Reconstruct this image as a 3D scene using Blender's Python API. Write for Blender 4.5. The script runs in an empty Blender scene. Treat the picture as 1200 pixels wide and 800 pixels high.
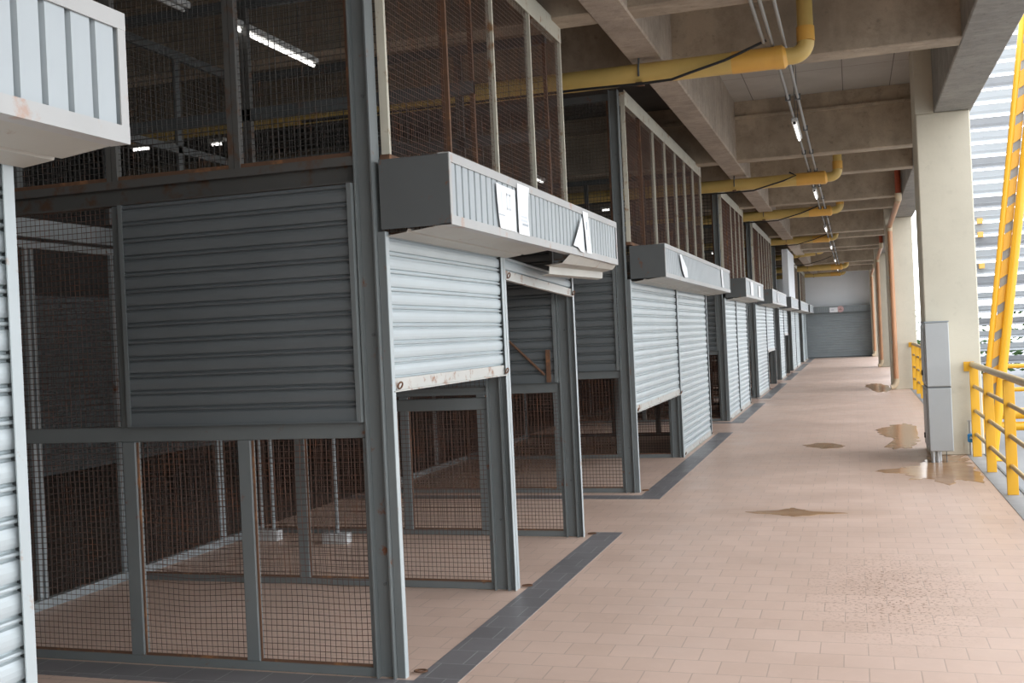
import bpy, math, random
from mathutils import Vector, Matrix
random.seed(7)
C = bpy.context.scene.collection
sin, cos, pi = math.sin, math.cos, math.pi

# ------------------------------------------------------------------ materials
def new_mat(name):
    m = bpy.data.materials.new(name); m.use_nodes = True
    nt = m.node_tree
    return m, nt, nt.nodes['Principled BSDF']
def node(nt, typ, **kw):
    n = nt.nodes.new(typ)
    for k, v in kw.items():
        if k in n.inputs: n.inputs[k].default_value = v
        else: setattr(n, k, v)
    return n
def mix(nt, fac, a, b, blend='MIX'):
    n = nt.nodes.new('ShaderNodeMix'); n.data_type = 'RGBA'; n.blend_type = blend
    for s, v in ((n.inputs[0], fac), (n.inputs[6], a), (n.inputs[7], b)):
        if hasattr(v, 'node'): nt.links.new(v, s)
        elif isinstance(v, (int, float)): s.default_value = v
        else: s.default_value = (*v, 1)
    return n.outputs[2]
def ramp(nt, fac, lo, hi, a=0.0, b=1.0):
    n = nt.nodes.new('ShaderNodeMapRange'); n.inputs[1].default_value = lo; n.inputs[2].default_value = hi
    n.inputs[3].default_value = a; n.inputs[4].default_value = b
    nt.links.new(fac, n.inputs[0]); return n.outputs[0]
def pos(nt):
    return nt.nodes.new('ShaderNodeNewGeometry').outputs['Position']
def noise(nt, scale, detail=4, rough=.55, vec=None, sx=None):
    n = node(nt, 'ShaderNodeTexNoise', Scale=scale, Detail=detail, Roughness=rough)
    v = vec or pos(nt)
    if sx:
        mp = nt.nodes.new('ShaderNodeMapping'); mp.inputs['Scale'].default_value = sx
        nt.links.new(v, mp.inputs[0]); v = mp.outputs[0]
    nt.links.new(v, n.inputs['Vector']); return n.outputs['Fac']
def paint(name, col, rough=.5, metal=0.0, rust=0.0, dirt=.25, scale=3.0, rustcol=(.16, .06, .025)):
    m, nt, b = new_mat(name)
    c = mix(nt, ramp(nt, noise(nt, scale), .35, .75, 0, dirt), col, tuple(x*.55 for x in col))
    if rust:
        f = ramp(nt, noise(nt, 9, 6, .65), .66-rust*.28, .74-rust*.2)
        c = mix(nt, f, c, rustcol)
    nt.links.new(c, b.inputs['Base Color'])
    b.inputs['Roughness'].default_value = rough; b.inputs['Metallic'].default_value = metal
    return m
M = {}
M['steel'] = paint('painted_steel', (.15, .165, .163), .5, rust=.08)
M['steel_dark'] = paint('dark_painted_steel', (.105, .113, .112), .55, rust=.15)
M['steel_light'] = paint('pale_painted_steel', (.27, .30, .305), .5, rust=.10)
M['beam_steel'] = paint('rusty_beam_steel', (.085, .083, .076), .6, rust=.45, rustcol=(.085, .045, .026))
M['shutter'] = paint('galvanised_slats', (.45, .50, .51), .42, .1, dirt=.18)
M['shutter_end'] = paint('end_shutter_slats', (.30, .335, .345), .48, .1, dirt=.2)
M['shutter_shaded'] = paint('shaded_slats', (.135, .15, .153), .48, .1, dirt=.25)  # galvanised slats darkened, shade of the unlit sides put into the colour
M['bar_rusty'] = paint('bottom_bar_paint', (.48, .475, .44), .55, rust=.36, rustcol=(.25, .12, .06))
M['lit_steel'] = paint('lit_edge_steel', (.42, .465, .47), .45, rust=.10, rustcol=(.35, .2, .12))  # paler copy of the guide steel, daylight on the lips painted in
M['trim'] = paint('fascia_trim', (.44, .44, .425), .5, rust=.26, rustcol=(.42, .30, .24))
M['clad'] = paint('fascia_cladding', (.40, .435, .445), .45, .1, dirt=.2)
M['soffit'] = paint('soffit_sheet', (.42, .41, .365), .5, rust=.15, rustcol=(.3, .2, .13))
M['cream'] = paint('lit_cream_rail', (.55, .52, .42), .6, rust=.3, rustcol=(.3, .17, .08))  # cream tone paints daylight on the upper rails and mullions; rust is real
M['rust'] = paint('rust', (.13, .065, .035), .8, rust=.4, rustcol=(.26, .12, .05), scale=30)
M['wire'] = paint('rusty_wire', (.095, .052, .036), .75, .2, rust=.5, rustcol=(.15, .06, .028), scale=12)
M['wire_grey'] = paint('grey_wire', (.06, .056, .05), .7, .2, rust=.3, rustcol=(.14, .07, .04), scale=12)
M['black'] = paint('black_rubber', (.015, .014, .013), .6)
M['yellow_pipe'] = paint('yellow_pipe_paint', (.62, .43, .13), .45, dirt=.5, scale=2.5)
M['orange_sleeve'] = paint('orange_sleeve', (.72, .39, .075), .4, dirt=.35)
M['yellow'] = paint('yellow_paint', (.72, .37, .012), .4, dirt=.12)
M['rail_tube'] = paint('worn_rail_tube', (.50, .36, .17), .38, .2, dirt=.4, scale=8)
M['terracotta'] = paint('orange_plastic', (.50, .25, .125), .4, dirt=.25)
M['red_pipe'] = paint('red_plastic', (.40, .085, .04), .4)
M['joint'] = paint('plastic_joint', (.55, .43, .28), .5)
M['conduit'] = paint('grey_conduit', (.30, .30, .28), .5, .2)
M['cabinet'] = paint('cabinet_grey', (.40, .41, .40), .45, dirt=.15)
M['cabinet_side'] = paint('cabinet_door_grey', (.50, .50, .48), .45, dirt=.15)
M['galv'] = paint('galvanised_tube', (.45, .46, .46), .35, .5)
M['blue'] = paint('blue_plastic', (.02, .22, .50), .4)
M['white_wall'] = paint('white_plaster', (.84, .87, .89), .8, dirt=.08, scale=1)
M['hall_floor_shaded'] = paint('hall_floor_shaded', (.10, .075, .06), .8, dirt=.4)  # hall dimness painted as a darker floor colour
M['hall_deck_shaded'] = paint('hall_deck_shaded', (.11, .10, .09), .8, dirt=.4)  # darkened ceiling colour stands in for the dim light over the hall
M['hall_wall_shaded'] = paint('shaded_hall_plaster', (.06, .058, .054), .85)  # dimness of the deep hall put into the wall colour
M['paper'] = paint('white_paper', (.86, .87, .88), .7, dirt=.05)
M['ink'] = paint('faded_ink', (.70, .74, .76), .7)
M['ink_dark'] = paint('dark_ink', (.46, .50, .53), .7)
M['pink'] = paint('pink_print', (.62, .40, .38), .7)
M['block'] = paint('white_block', (.55, .56, .55), .8, dirt=.4, scale=14)
M['louvre'] = paint('louvre_sheet', (.37, .385, .39), .5, dirt=.15, scale=1.2)
M['louvre_grey'] = paint('louvre_grey_sheet', (.26, .265, .27), .5, dirt=.2)
M['hedge'] = paint('hedge_leaves', (.10, .19, .06), .7, scale=10)
M['ground'] = paint('outdoor_concrete', (.27, .27, .265), .85, dirt=.3, scale=.7)
M['kerb'] = paint('kerb_concrete', (.30, .285, .265), .8, dirt=.4, scale=5)
M['housing'] = paint('lamp_housing', (.45, .45, .43), .5)
def tube_mat():
    m, nt, b = new_mat('fluorescent_tube')
    b.inputs['Base Color'].default_value = (.9, .9, .9, 1)
    b.inputs['Emission Color'].default_value = (1, .98, .94, 1); b.inputs['Emission Strength'].default_value = 3
    return m
M['lamp'] = tube_mat()
def concrete(name, col, dark, scale=1.0, bump=.25, streak=True, stain=1.0):
    m, nt, b = new_mat(name)
    c = mix(nt, ramp(nt, noise(nt, 1.3*scale, 5, .6), .35, .7), col, dark)
    c = mix(nt, ramp(nt, noise(nt, 5*scale, 7, .75), .47, .72, 0, .7*stain), c, tuple(x*.5 for x in col))
    c = mix(nt, ramp(nt, noise(nt, 14*scale, 6, .7), .58, .7, 0, .6*stain), c, tuple(x*.38 for x in col))
    if streak:
        c = mix(nt, ramp(nt, noise(nt, 2.2, 5, .6, sx=(1.2, 5, .35)), .52, .72, 0, .45), c, tuple(x*1.25 for x in col))
    nt.links.new(c, b.inputs['Base Color']); b.inputs['Roughness'].default_value = .88
    bp = node(nt, 'ShaderNodeBump', Strength=bump, Distance=.02)
    nt.links.new(noise(nt, 22, 6, .7), bp.inputs['Height']); nt.links.new(bp.outputs[0], b.inputs['Normal'])
    return m
M['concrete'] = concrete('beam_concrete', (.47, .385, .285), (.30, .24, .175))
M['concrete_edge'] = concrete('chipped_concrete', (.46, .38, .30), (.33, .27, .21), 1.6, .5)
M['column'] = concrete('column_concrete', (.585, .53, .415), (.53, .48, .375), .6, .08, False, .18)
M['shade_concrete'] = concrete('grey_concrete', (.33, .31, .27), (.24, .225, .20))
def deck_mat():
    m, nt, b = new_mat('ceiling_panels')
    p = pos(nt)
    br = node(nt, 'ShaderNodeTexBrick', Scale=1, offset=0.0)
    br.inputs['Color1'].default_value = (.44, .41, .36, 1); br.inputs['Color2'].default_value = (.40, .375, .33, 1)
    br.inputs['Mortar'].default_value = (.12, .11, .10, 1)
    br.inputs['Mortar Size'].default_value = .006
    br.inputs['Brick Width'].default_value = .62; br.inputs['Row Height'].default_value = 2.4
    nt.links.new(p, br.inputs['Vector'])
    c = mix(nt, ramp(nt, noise(nt, 2, 5), .4, .75, 0, .45), br.outputs[0], (.28, .25, .21))
    nt.links.new(c, b.inputs['Base Color']); b.inputs['Roughness'].default_value = .8
    return m
M['deck'] = deck_mat()
def floor_mat(name, c1, c2, mortar, spots=False, w=.225, h=.2):
    m, nt, b = new_mat(name)
    p = pos(nt)
    br = node(nt, 'ShaderNodeTexBrick', Scale=1, offset=0.5)
    br.inputs['Color1'].default_value = (*c1, 1); br.inputs['Color2'].default_value = (*c2, 1)
    br.inputs['Mortar'].default_value = (*mortar, 1); br.inputs['Mortar Size'].default_value = .0035
    br.inputs['Mortar Smooth'].default_value = .3; br.inputs['Bias'].default_value = -.2
    br.inputs['Brick Width'].default_value = w; br.inputs['Row Height'].default_value = h
    nt.links.new(p, br.inputs['Vector'])
    c = mix(nt, ramp(nt, noise(nt, .9, 5, .6), .38, .68, 0, .30), br.outputs[0], tuple(x*.78 for x in c2))
    c = mix(nt, ramp(nt, noise(nt, 11, 5, .7), .5, .8, 0, .3), c, tuple(x*1.15 for x in c1))
    rough = ramp(nt, noise(nt, 1.7, 4), .35, .7, .34, .52)
    if spots:
        # brown splash marks dried on the tiles
        sep = nt.nodes.new('ShaderNodeSeparateXYZ'); nt.links.new(p, sep.inputs[0])
        def ell(cx, cy, rx, ry):
            v = nt.nodes.new('ShaderNodeVectorMath'); v.operation = 'SUBTRACT'; v.inputs[1].default_value = (cx, cy, 0)
            nt.links.new(p, v.inputs[0])
            s = nt.nodes.new('ShaderNodeVectorMath'); s.operation = 'MULTIPLY'; s.inputs[1].default_value = (1/rx, 1/ry, 0)
            nt.links.new(v.outputs[0], s.inputs[0])
            l = nt.nodes.new('ShaderNodeVectorMath'); l.operation = 'LENGTH'; nt.links.new(s.outputs[0], l.inputs[0])
            return ramp(nt, l.outputs['Value'], .2, 1.0, 1, 0)
        sp = ramp(nt, noise(nt, 44, 3, .6), .555, .60)
        mul = nt.nodes.new('ShaderNodeMath'); mul.operation = 'MULTIPLY'
        nt.links.new(sp, mul.inputs[0]); nt.links.new(ell(.17, 6.75, .62, 1.4), mul.inputs[1])
        m2 = nt.nodes.new('ShaderNodeMath'); m2.operation = 'MULTIPLY'; m2.inputs[1].default_value = .95
        nt.links.new(mul.outputs[0], m2.inputs[0])
        c = mix(nt, m2.outputs[0], c, (.23, .11, .05))
        damp = nt.nodes.new('ShaderNodeMath'); damp.operation = 'MULTIPLY'; damp.inputs[1].default_value = .8
        nt.links.new(ell(.75, 12.3, 1.0, 2.0), damp.inputs[0])
        c = mix(nt, damp.outputs[0], c, (.30, .19, .125))
        d2 = nt.nodes.new('ShaderNodeMath'); d2.operation = 'MULTIPLY'; d2.inputs[1].default_value = .5
        nt.links.new(ell(-.5, 9.45, .9, .35), d2.inputs[0])
        c = mix(nt, d2.outputs[0], c, (.34, .21, .13))
    nt.links.new(c, b.inputs['Base Color']); nt.links.new(rough, b.inputs['Roughness'])
    bp = node(nt, 'ShaderNodeBump', Strength=.35, Distance=.003)
    inv = nt.nodes.new('ShaderNodeMath'); inv.operation = 'SUBTRACT'; inv.inputs[0].default_value = 1
    nt.links.new(br.outputs['Fac'], inv.inputs[1]); nt.links.new(inv.outputs[0], bp.inputs['Height'])
    nt.links.new(bp.outputs[0], b.inputs['Normal'])
    return m
M['tile'] = floor_mat('clay_tile', (.67, .485, .385), (.61, .435, .34), (.48, .345, .27), True)
M['tile_dark'] = floor_mat('charcoal_tile', (.20, .187, .187), (.17, .16, .16), (.33, .33, .32), False, .225, .225)
def water_mat():
    m, nt, b = new_mat('puddle_water')
    c = mix(nt, ramp(nt, noise(nt, 4, 4), .35, .7), (.30, .165, .085), (.40, .245, .135))
    nt.links.new(c, b.inputs['Base Color'])
    b.inputs['Roughness'].default_value = .16; b.inputs['IOR'].default_value = 1.33; b.inputs['Specular IOR Level'].default_value = .22
    return m
M['water'] = water_mat()

# ------------------------------------------------------------------ geometry helpers
class MB:
    def __init__(s): s.v = []; s.f = []
    def add(s, vs, fs):
        o = len(s.v); s.v += [tuple(x) for x in vs]; s.f += [tuple(i+o for i in f) for f in fs]; return s
    def box(s, x0, x1, y0, y1, z0, z1):
        return s.add([(x0,y0,z0),(x1,y0,z0),(x1,y1,z0),(x0,y1,z0),(x0,y0,z1),(x1,y0,z1),(x1,y1,z1),(x0,y1,z1)],
                     [(0,3,2,1),(4,5,6,7),(0,1,5,4),(1,2,6,5),(2,3,7,6),(3,0,4,7)])
    def cbox(s, x0, x1, y0, y1, z0, z1, c=.01):
        """box with chamfered edges"""
        import bmesh
        bm = bmesh.new(); bmesh.ops.create_cube(bm, size=1)
        for v in bm.verts:
            v.co = Vector(((x0+x1)/2+v.co.x*(x1-x0), (y0+y1)/2+v.co.y*(y1-y0), (z0+z1)/2+v.co.z*(z1-z0)))
        bmesh.ops.bevel(bm, geom=list(bm.edges), offset=c, segments=1, affect='EDGES')
        bm.verts.index_update()
        s.add([v.co for v in bm.verts], [[v.index for v in f.verts] for f in bm.faces]); bm.free(); return s
    def hexa(s, p):
        return s.add(p, [(0,3,2,1),(4,5,6,7),(0,1,5,4),(1,2,6,5),(2,3,7,6),(3,0,4,7)])
    def tube(s, pts, r, seg=10, caps=True):
        pts = [Vector(p) for p in pts]; n = len(pts); o = len(s.v)
        rr = r if isinstance(r, (list, tuple)) else [r]*n
        t0 = (pts[1]-pts[0]).normalized()
        up = Vector((0,0,1)) if abs(t0.z) < .9 else Vector((1,0,0))
        a = t0.cross(up).normalized()
        for i, p in enumerate(pts):
            t = ((pts[min(i+1,n-1)]-pts[i]).normalized() + (pts[i]-pts[max(i-1,0)]).normalized())
            t = t.normalized() if t.length > 1e-6 else t0
            a = (a - t*a.dot(t)).normalized(); b = t.cross(a)
            for k in range(seg):
                w = 2*pi*(k+.5)/seg; q = p + (a*cos(w)+b*sin(w))*rr[i]
                s.v.append(tuple(q))
        for i in range(n-1):
            for k in range(seg):
                s.f.append((o+i*seg+k, o+i*seg+(k+1)%seg, o+(i+1)*seg+(k+1)%seg, o+(i+1)*seg+k))
        if caps:
            s.f.append(tuple(o+k for k in range(seg))[::-1]); s.f.append(tuple(o+(n-1)*seg+k for k in range(seg)))
        return s
    def extrude(s, prof, o, u, n, w, d):
        """closed profile (list of (a,b)) in plane (n, d) swept w along u, from o"""
        o, u, n, d = Vector(o), Vector(u), Vector(n), Vector(d); k = len(prof)
        vs = [o+n*a+d*b for a, b in prof] + [o+n*a+d*b+u*w for a, b in prof]
        fs = [(i, (i+1)%k, k+(i+1)%k, k+i) for i in range(k)]
        fs += [tuple(range(k))[::-1], tuple(range(k, 2*k))]
        return s.add(vs, fs)
    def sheet(s, prof, o, u, n, d, w, th):
        """open profile given thickness th, swept"""
        back = [(a-th, b) for a, b in prof][::-1]
        o_, u_, n_, d_ = Vector(o), Vector(u), Vector(n), Vector(d); k = len(prof)
        vs = [o_+n_*a+d_*b for a, b in prof] + [o_+n_*a+d_*b+u_*w for a, b in prof]
        vs += [o_+n_*(a-th)+d_*b for a, b in prof] + [o_+n_*(a-th)+d_*b+u_*w for a, b in prof]
        fs = []
        for i in range(k-1):
            fs += [(i, i+1, k+i+1, k+i), (2*k+i, 3*k+i, 3*k+i+1, 2*k+i+1), (i, 2*k+i, 2*k+i+1, i+1), (k+i, k+i+1, 3*k+i+1, 3*k+i)]
        fs += [(0, k, 3*k, 2*k), (k-1, 3*k-1, 4*k-1, 2*k-1)]
        return s.add(vs, fs)
    def build(s, name, mat, parent=None, smooth=False):
        me = bpy.data.meshes.new(name)
        off = Vector(parent['o']) if parent is not None and 'o' in parent else Vector((0,0,0))
        me.from_pydata([tuple(Vector(v)-off) for v in s.v], [], s.f)
        me.materials.append(M[mat] if isinstance(mat, str) else mat)
        import bmesh
        bm = bmesh.new(); bm.from_mesh(me); bmesh.ops.recalc_face_normals(bm, faces=bm.faces); bm.to_mesh(me); bm.free()
        if smooth:
            for p in me.polygons: p.use_smooth = True
            me.set_sharp_from_angle(angle=math.radians(40))
        o = bpy.data.objects.new(name, me); C.objects.link(o)
        if parent is not None:
            o.parent = parent; o['o'] = tuple(off)
        return o
TEMP = []
def thing(name, loc, label, cat, group=None):
    o = bpy.data.objects.new(name, None); C.objects.link(o); o.location = loc; o.empty_display_size = .1
    o['o'] = tuple(loc); o['label'] = label; o['category'] = cat
    if group: o['group'] = group
    return o
def tag(o, label, cat, group=None, kind=None):
    o['label'] = label; o['category'] = cat
    if group: o['group'] = group
    if kind: o['kind'] = kind
    return o
def struct(o, label, cat, group=None): return tag(o, label, cat, group, 'structure')
def box(*a): return MB().box(*a)
def arc(c, r, a0, a1, n, ax1, ax2):
    c, ax1, ax2 = Vector(c), Vector(ax1), Vector(ax2)
    return [c+ax1*r*cos(a0+(a1-a0)*i/n)+ax2*r*sin(a0+(a1-a0)*i/n) for i in range(n+1)]
def ring(c, r, w, ax1, ax2, stretch=1.6, n=14):
    c, ax1, ax2 = Vector(c), Vector(ax1), Vector(ax2)
    pts = [c+ax1*r*stretch*cos(2*pi*i/n)+ax2*r*sin(2*pi*i/n) for i in range(n)]
    return MB().tube(pts+[pts[0]], w, 6, False)

# wires of a woven mesh panel: o + u*(0..w) + v*(0..h)
def wire_mesh(o, u, v, w, h, pitch=.03, r=.0016, sag=0.0, name='wire_mesh', mat='wire', parent=None):
    mb = MB(); o, u, v = Vector(o), Vector(u), Vector(v); n = u.cross(v)
    ns = 8 if sag else 1
    rnd = random.Random(int(abs(o.x*97+o.y*31+o.z*13)*100))
    ph = [rnd.uniform(0, 6) for _ in range(4)]
    def wob(a, b):
        if not sag: return (0, 0)
        k = sin(pi*a/w)*sin(pi*b/h)
        return (sag*k*sin(ph[0]+a*4+b*3), sag*k*(sin(ph[1]+a*5-b*2.5)-.6))
    def wire(p):
        o0 = len(mb.v); d = (p[-1]-p[0]).normalized(); s1 = n*r; s2 = n.cross(d)*r
        for q in p:
            mb.v += [tuple(q+s1), tuple(q+s2), tuple(q-s1), tuple(q-s2)]
        for i in range(len(p)-1):
            for k in range(4):
                mb.f.append((o0+i*4+k, o0+i*4+(k+1)%4, o0+i*4+4+(k+1)%4, o0+i*4+4+k))
    nu, nv = max(2, round(w/pitch)), max(2, round(h/pitch))
    for i in range(nu+1):
        a = w*i/nu; pts = []
        for k in range(ns+1):
            b = h*k/ns; da, db = wob(a, b); pts.append(o+u*(a+da)+v*b)
        wire(pts)
    for j in range(nv+1):
        b = h*j/nv; pts = []
        for k in range(ns+1):
            a = w*k/ns; da, db = wob(a, b); pts.append(o+u*a+v*(b+db)+n*r*1.5)
        wire(pts)
    # no normal recalculation needed: closed enough for thin wires
    me = bpy.data.meshes.new(name); off = Vector(parent['o'])
    me.from_pydata([tuple(Vector(q)-off) for q in mb.v], [], mb.f); me.materials.append(M[mat])
    ob = bpy.data.objects.new(name, me); C.objects.link(ob); ob.parent = parent; ob['o'] = tuple(off)
    return ob

SLAT = [(-.012,.0),(-.012,.006),(.003,.009),(.005,.0135),(.003,.018),(-.012,.021),(-.012,.027),(.0,.030),(.004,.040),(.0055,.055),(.004,.07),(.0,.0835)]
def curtain(o, u, n, w, z0, z1, pitch=.087, tilt=0.0):
    """slatted curtain: z measured from the bottom; o at z=0 of the curtain's plane; tilt raises the near end"""
    prof = []; z = z1
    k = 0
    while z > z0:
        for a, b in SLAT:
            zz = z - b*pitch/.087
            if zz < z0: break
            prof.append((a, zz))
        z -= pitch
    prof.append((0, z0))
    mb = MB().sheet(prof, o, u, n, (0,0,1), w, .003)
    return mb

def roller_shutter(label, y0, y1, z0, z1, mat, axis='y', xpos=-2.132, group='roller shutters facing the walkway', tilt=0.0, guides=True, bent=False):
    """axis 'y': faces the walkway, spans y0..y1 at x=xpos. axis 'x': spans x=y0..y1 in the plane y=xpos, facing the camera end"""
    if axis == 'y':
        P = lambda a, d, z: (xpos+d, a, z); u, n = (0,1,0), (1,0,0)
    else:
        P = lambda a, d, z: (a, xpos-d, z); u, n = (1,0,0), (0,-1,0)
    t = thing('roller_shutter', P((y0+y1)/2, 0, z0), label, 'shutter', group)
    w = y1-y0
    mb = curtain(P(y0, 0, 0), u, n, w, z0+.05, z1)
    if tilt:
        mb.v = [(x, y, z - tilt*((y if axis == 'y' else x)-y0)/w*(1 if z < z0+.2 else .4)) for x, y, z in mb.v]
    mb.build('curtain', mat, t)
    bar = MB()
    def sh(a): return -tilt*(a-y0)/w
    def hb(d0, d1, za, zb):
        p = [P(y0,d0,za), P(y1,d0,za+sh(y1)), P(y1,d1,za+sh(y1)), P(y0,d1,za), P(y0,d0,zb), P(y1,d0,zb+sh(y1)), P(y1,d1,zb+sh(y1)), P(y0,d1,zb)]
        bar.hexa(p)
    hb(-.004, .010, z0, z0+.065)
    hb(.010, .028, z0, z0+.006)
    bar.build('bottom_bar', 'bar_rusty' if mat == 'shutter' else mat, t)
    if axis == 'y':
        for a in (y0+.02, y1-.02):
            ring(P(a+(.035 if a < (y0+y1)/2 else .0), .03, z0+.03+sh(a)), .016, .0045, u, (.3,0,1) if axis == 'y' else (0,0,1)).build('pull_ring', 'rust', t, True)
    if guides:
        zt = z1; zb = 0 if axis == 'y' else z0
        for a, d in ((y0, 1), (y1, -1)):
            g = MB()
            a0, a1 = (a-.02, a+.018) if d > 0 else (a-.018, a+.02)
            if axis == 'x': a0, a1 = (a-.008, a+.016) if d > 0 else (a-.016, a+.008)
            def gb(aa, ab, da, db):
                p, q = P(aa, da, zb), P(ab, db, zt)
                g.box(min(p[0],q[0]), max(p[0],q[0]), min(p[1],q[1]), max(p[1],q[1]), zb, zt)
            gb(a0, a1, -.020, -.016)
            gb(a0, a0+.004, -.016, .018) if d > 0 else gb(a1-.004, a1, -.016, .018)
            gr = g.build('guide_rail', 'steel', t)
            g = MB(); gb(a0, a1, .018, .022)
            g.build('guide_lip', 'lit_steel' if axis == 'y' else 'steel', gr if axis == 'y' else t)
    return t

# ------------------------------------------------------------------ stalls (measured along the walkway)
XF = -2.12; XB = -5.05; XFAS = -1.776
ST = [  # ya, ym, yb, bottom a, bottom b, word for the stall, fascia y0,y1
    (None, None, 2.33, None, .0, 'closest stall', .2, 2.36),
    (4.70, 6.48, 8.27, 1.37, 1.98, 'first full stall', 4.70, 8.42),
    (10.60, 13.55, 16.38, .80, .01, 'second full stall', 10.72, 16.66),
    (18.88, 20.78, 22.88, .01, .01, 'third full stall', 19.2, 23.07),
    (25.0, 28.1, 30.85, .01, .95, 'fourth full stall', 25.7, 31.15),
    (33.1, 35.3, 37.4, .01, 1.3, 'fifth full stall', 33.6, 38.1),
    (39.5, 42.4, 45.4, .01, .01, 'sixth full stall', 39.8, 46.6),
    (48.0, 50.4, 52.8, .01, .01, 'last stall by the end wall', 48.4, 52.7),
]
def steel_post(y, h, label, loop=True):
    """lipped channel, open towards the camera end, with a bolt plate and a floor ring"""
    t = thing('steel_post', (-2.2, y, 0), label, 'post', 'steel posts along the stall fronts')
    x0, x1 = -2.25, -2.154; d = .085; th = .008
    MB().box(x0+th, x1-th, y+.012, y+.020, 0, h).build('web', 'steel', t)
    for a, b in ((x0, x0+th), (x1-th, x1)):
        MB().box(a, b, y-.028, y+d-.02, 0, h).build('flange', 'steel', t)
    for z in (.45, 1.65, 2.8, 3.4):
        if z < h: MB().tube([(-2.2, y+.004, z), (-2.2, y+.012, z)], .009, 8).build('bolt', 'steel_dark', t)
    if loop: ring((-2.07, y+.09, .012), .020, .005, (1,0,.05), (0,1,0)).build('floor_ring', 'rust', t, True)
    return t
def fascia(y0, y1, where, label, torn=False):
    t = thing('stall_fascia', (-1.95, y0, 2.15), label, 'fascia', 'metal fascia boxes over the stall fronts')
    z0, z1 = 2.15, 2.49; xb = XF-.01; xf = XFAS
    far = y0 > 24
    # corrugated front
    pitch = .089; n = max(3, round((y1-y0-.04)/pitch)); pitch = (y1-y0-.04)/n
    prof = []
    for i in range(n):
        b = i*pitch
        prof += [(0, b), (0, b+pitch*.76), (-.024, b+pitch*.79), (-.024, b+pitch*.95)]
    prof.append((0, n*pitch))
    MB().sheet(prof, (xf, y0+.02, z0+.03), (0,0,1), (1,0,0), (0,1,0), z1-z0-.06, .002).build('cladding', 'clad', t)
    for nm, a, b in (('top_trim', z1-.045, z1), ('bottom_trim', z0, z0+.045)):
        m = MB().box(xf+.003, xf+.008, y0, y1, a, b)
        if nm == 'top_trim': m.box(xf-.05, xf+.003, y0, y1, b-.005, b)
        else: m.box(xf-.05, xf+.003, y0, y1, a, a+.005)
        m.build(nm, 'trim', t)
    for a in (y0, y1-.03):
        MB().box(xf+.003, xf+.007, a, a+.03, z0+.045, z1-.045).build('end_trim', 'trim', t)
    # side sheets
    for k, a in enumerate((y0, y1-.004)):
        m = MB().box(xb, xf+.003, a, a+.004, z0, z1-.006)
        m.build('side_sheet', 'steel_dark', t)
    MB().box(xb, xf-.05, y0+.004, y1-.004, z1-.012, z1-.006).build('top_sheet', 'steel', t)
    # soffit with a pressed groove
    spans = [(y0+.01, y1-.01)] if not torn else [(y0+.01, 6.55), (7.45, y1-.01)]
    for a, b in spans:
        prof = [(.035, 0), (.024, .10), (.010, .108), (.010, .118), (.022, .126), (0, .315)]
        MB().sheet([(-p, q) for p, q in prof], (-2.104, a, z0+.006), (0,1,0), (0,0,1), (1,0,0), b-a, .002).build('soffit', 'soffit', t)
    # roller drum behind
    MB().tube([(-1.97, y0+.05, 2.32), (-1.97, y1-.05, 2.32)], .085, 14).build('roller_drum', 'black' if torn else 'shutter_shaded', t, True)
    if torn:
        m = MB()
        a, b = 6.95, 8.50
        prof = [(-1.785, 2.155), (-1.84, 2.10), (-1.93, 2.085), (-1.935, 2.035), (-1.985, 2.025)]
        k = len(prof); vs = []
        for yy, dz, sx in ((a, -.01, 1.0), (b, .02, .9)):
            vs += [(-1.785+(x+1.785)*sx, yy, z+dz) for x, z in prof]
            vs += [(-1.785+(x+1.785)*sx, yy, z+dz+.004) for x, z in prof]
        fs = []
        for i in range(k-1):
            fs += [(i, i+1, 2*k+i+1, 2*k+i), (k+i, 3*k+i, 3*k+i+1, k+i+1), (i, k+i, k+i+1, i+1), (2*k+i, 2*k+i+1, 3*k+i+1, 3*k+i)]
        fs += [(0, 2*k, 3*k, k), (k-1, 2*k-1, 4*k-1, 3*k-1)]
        m.add(vs, fs).build('loose_soffit_sheet', 'soffit', t)['label'] = 'bent soffit sheet hanging loose'
    return t
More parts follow.
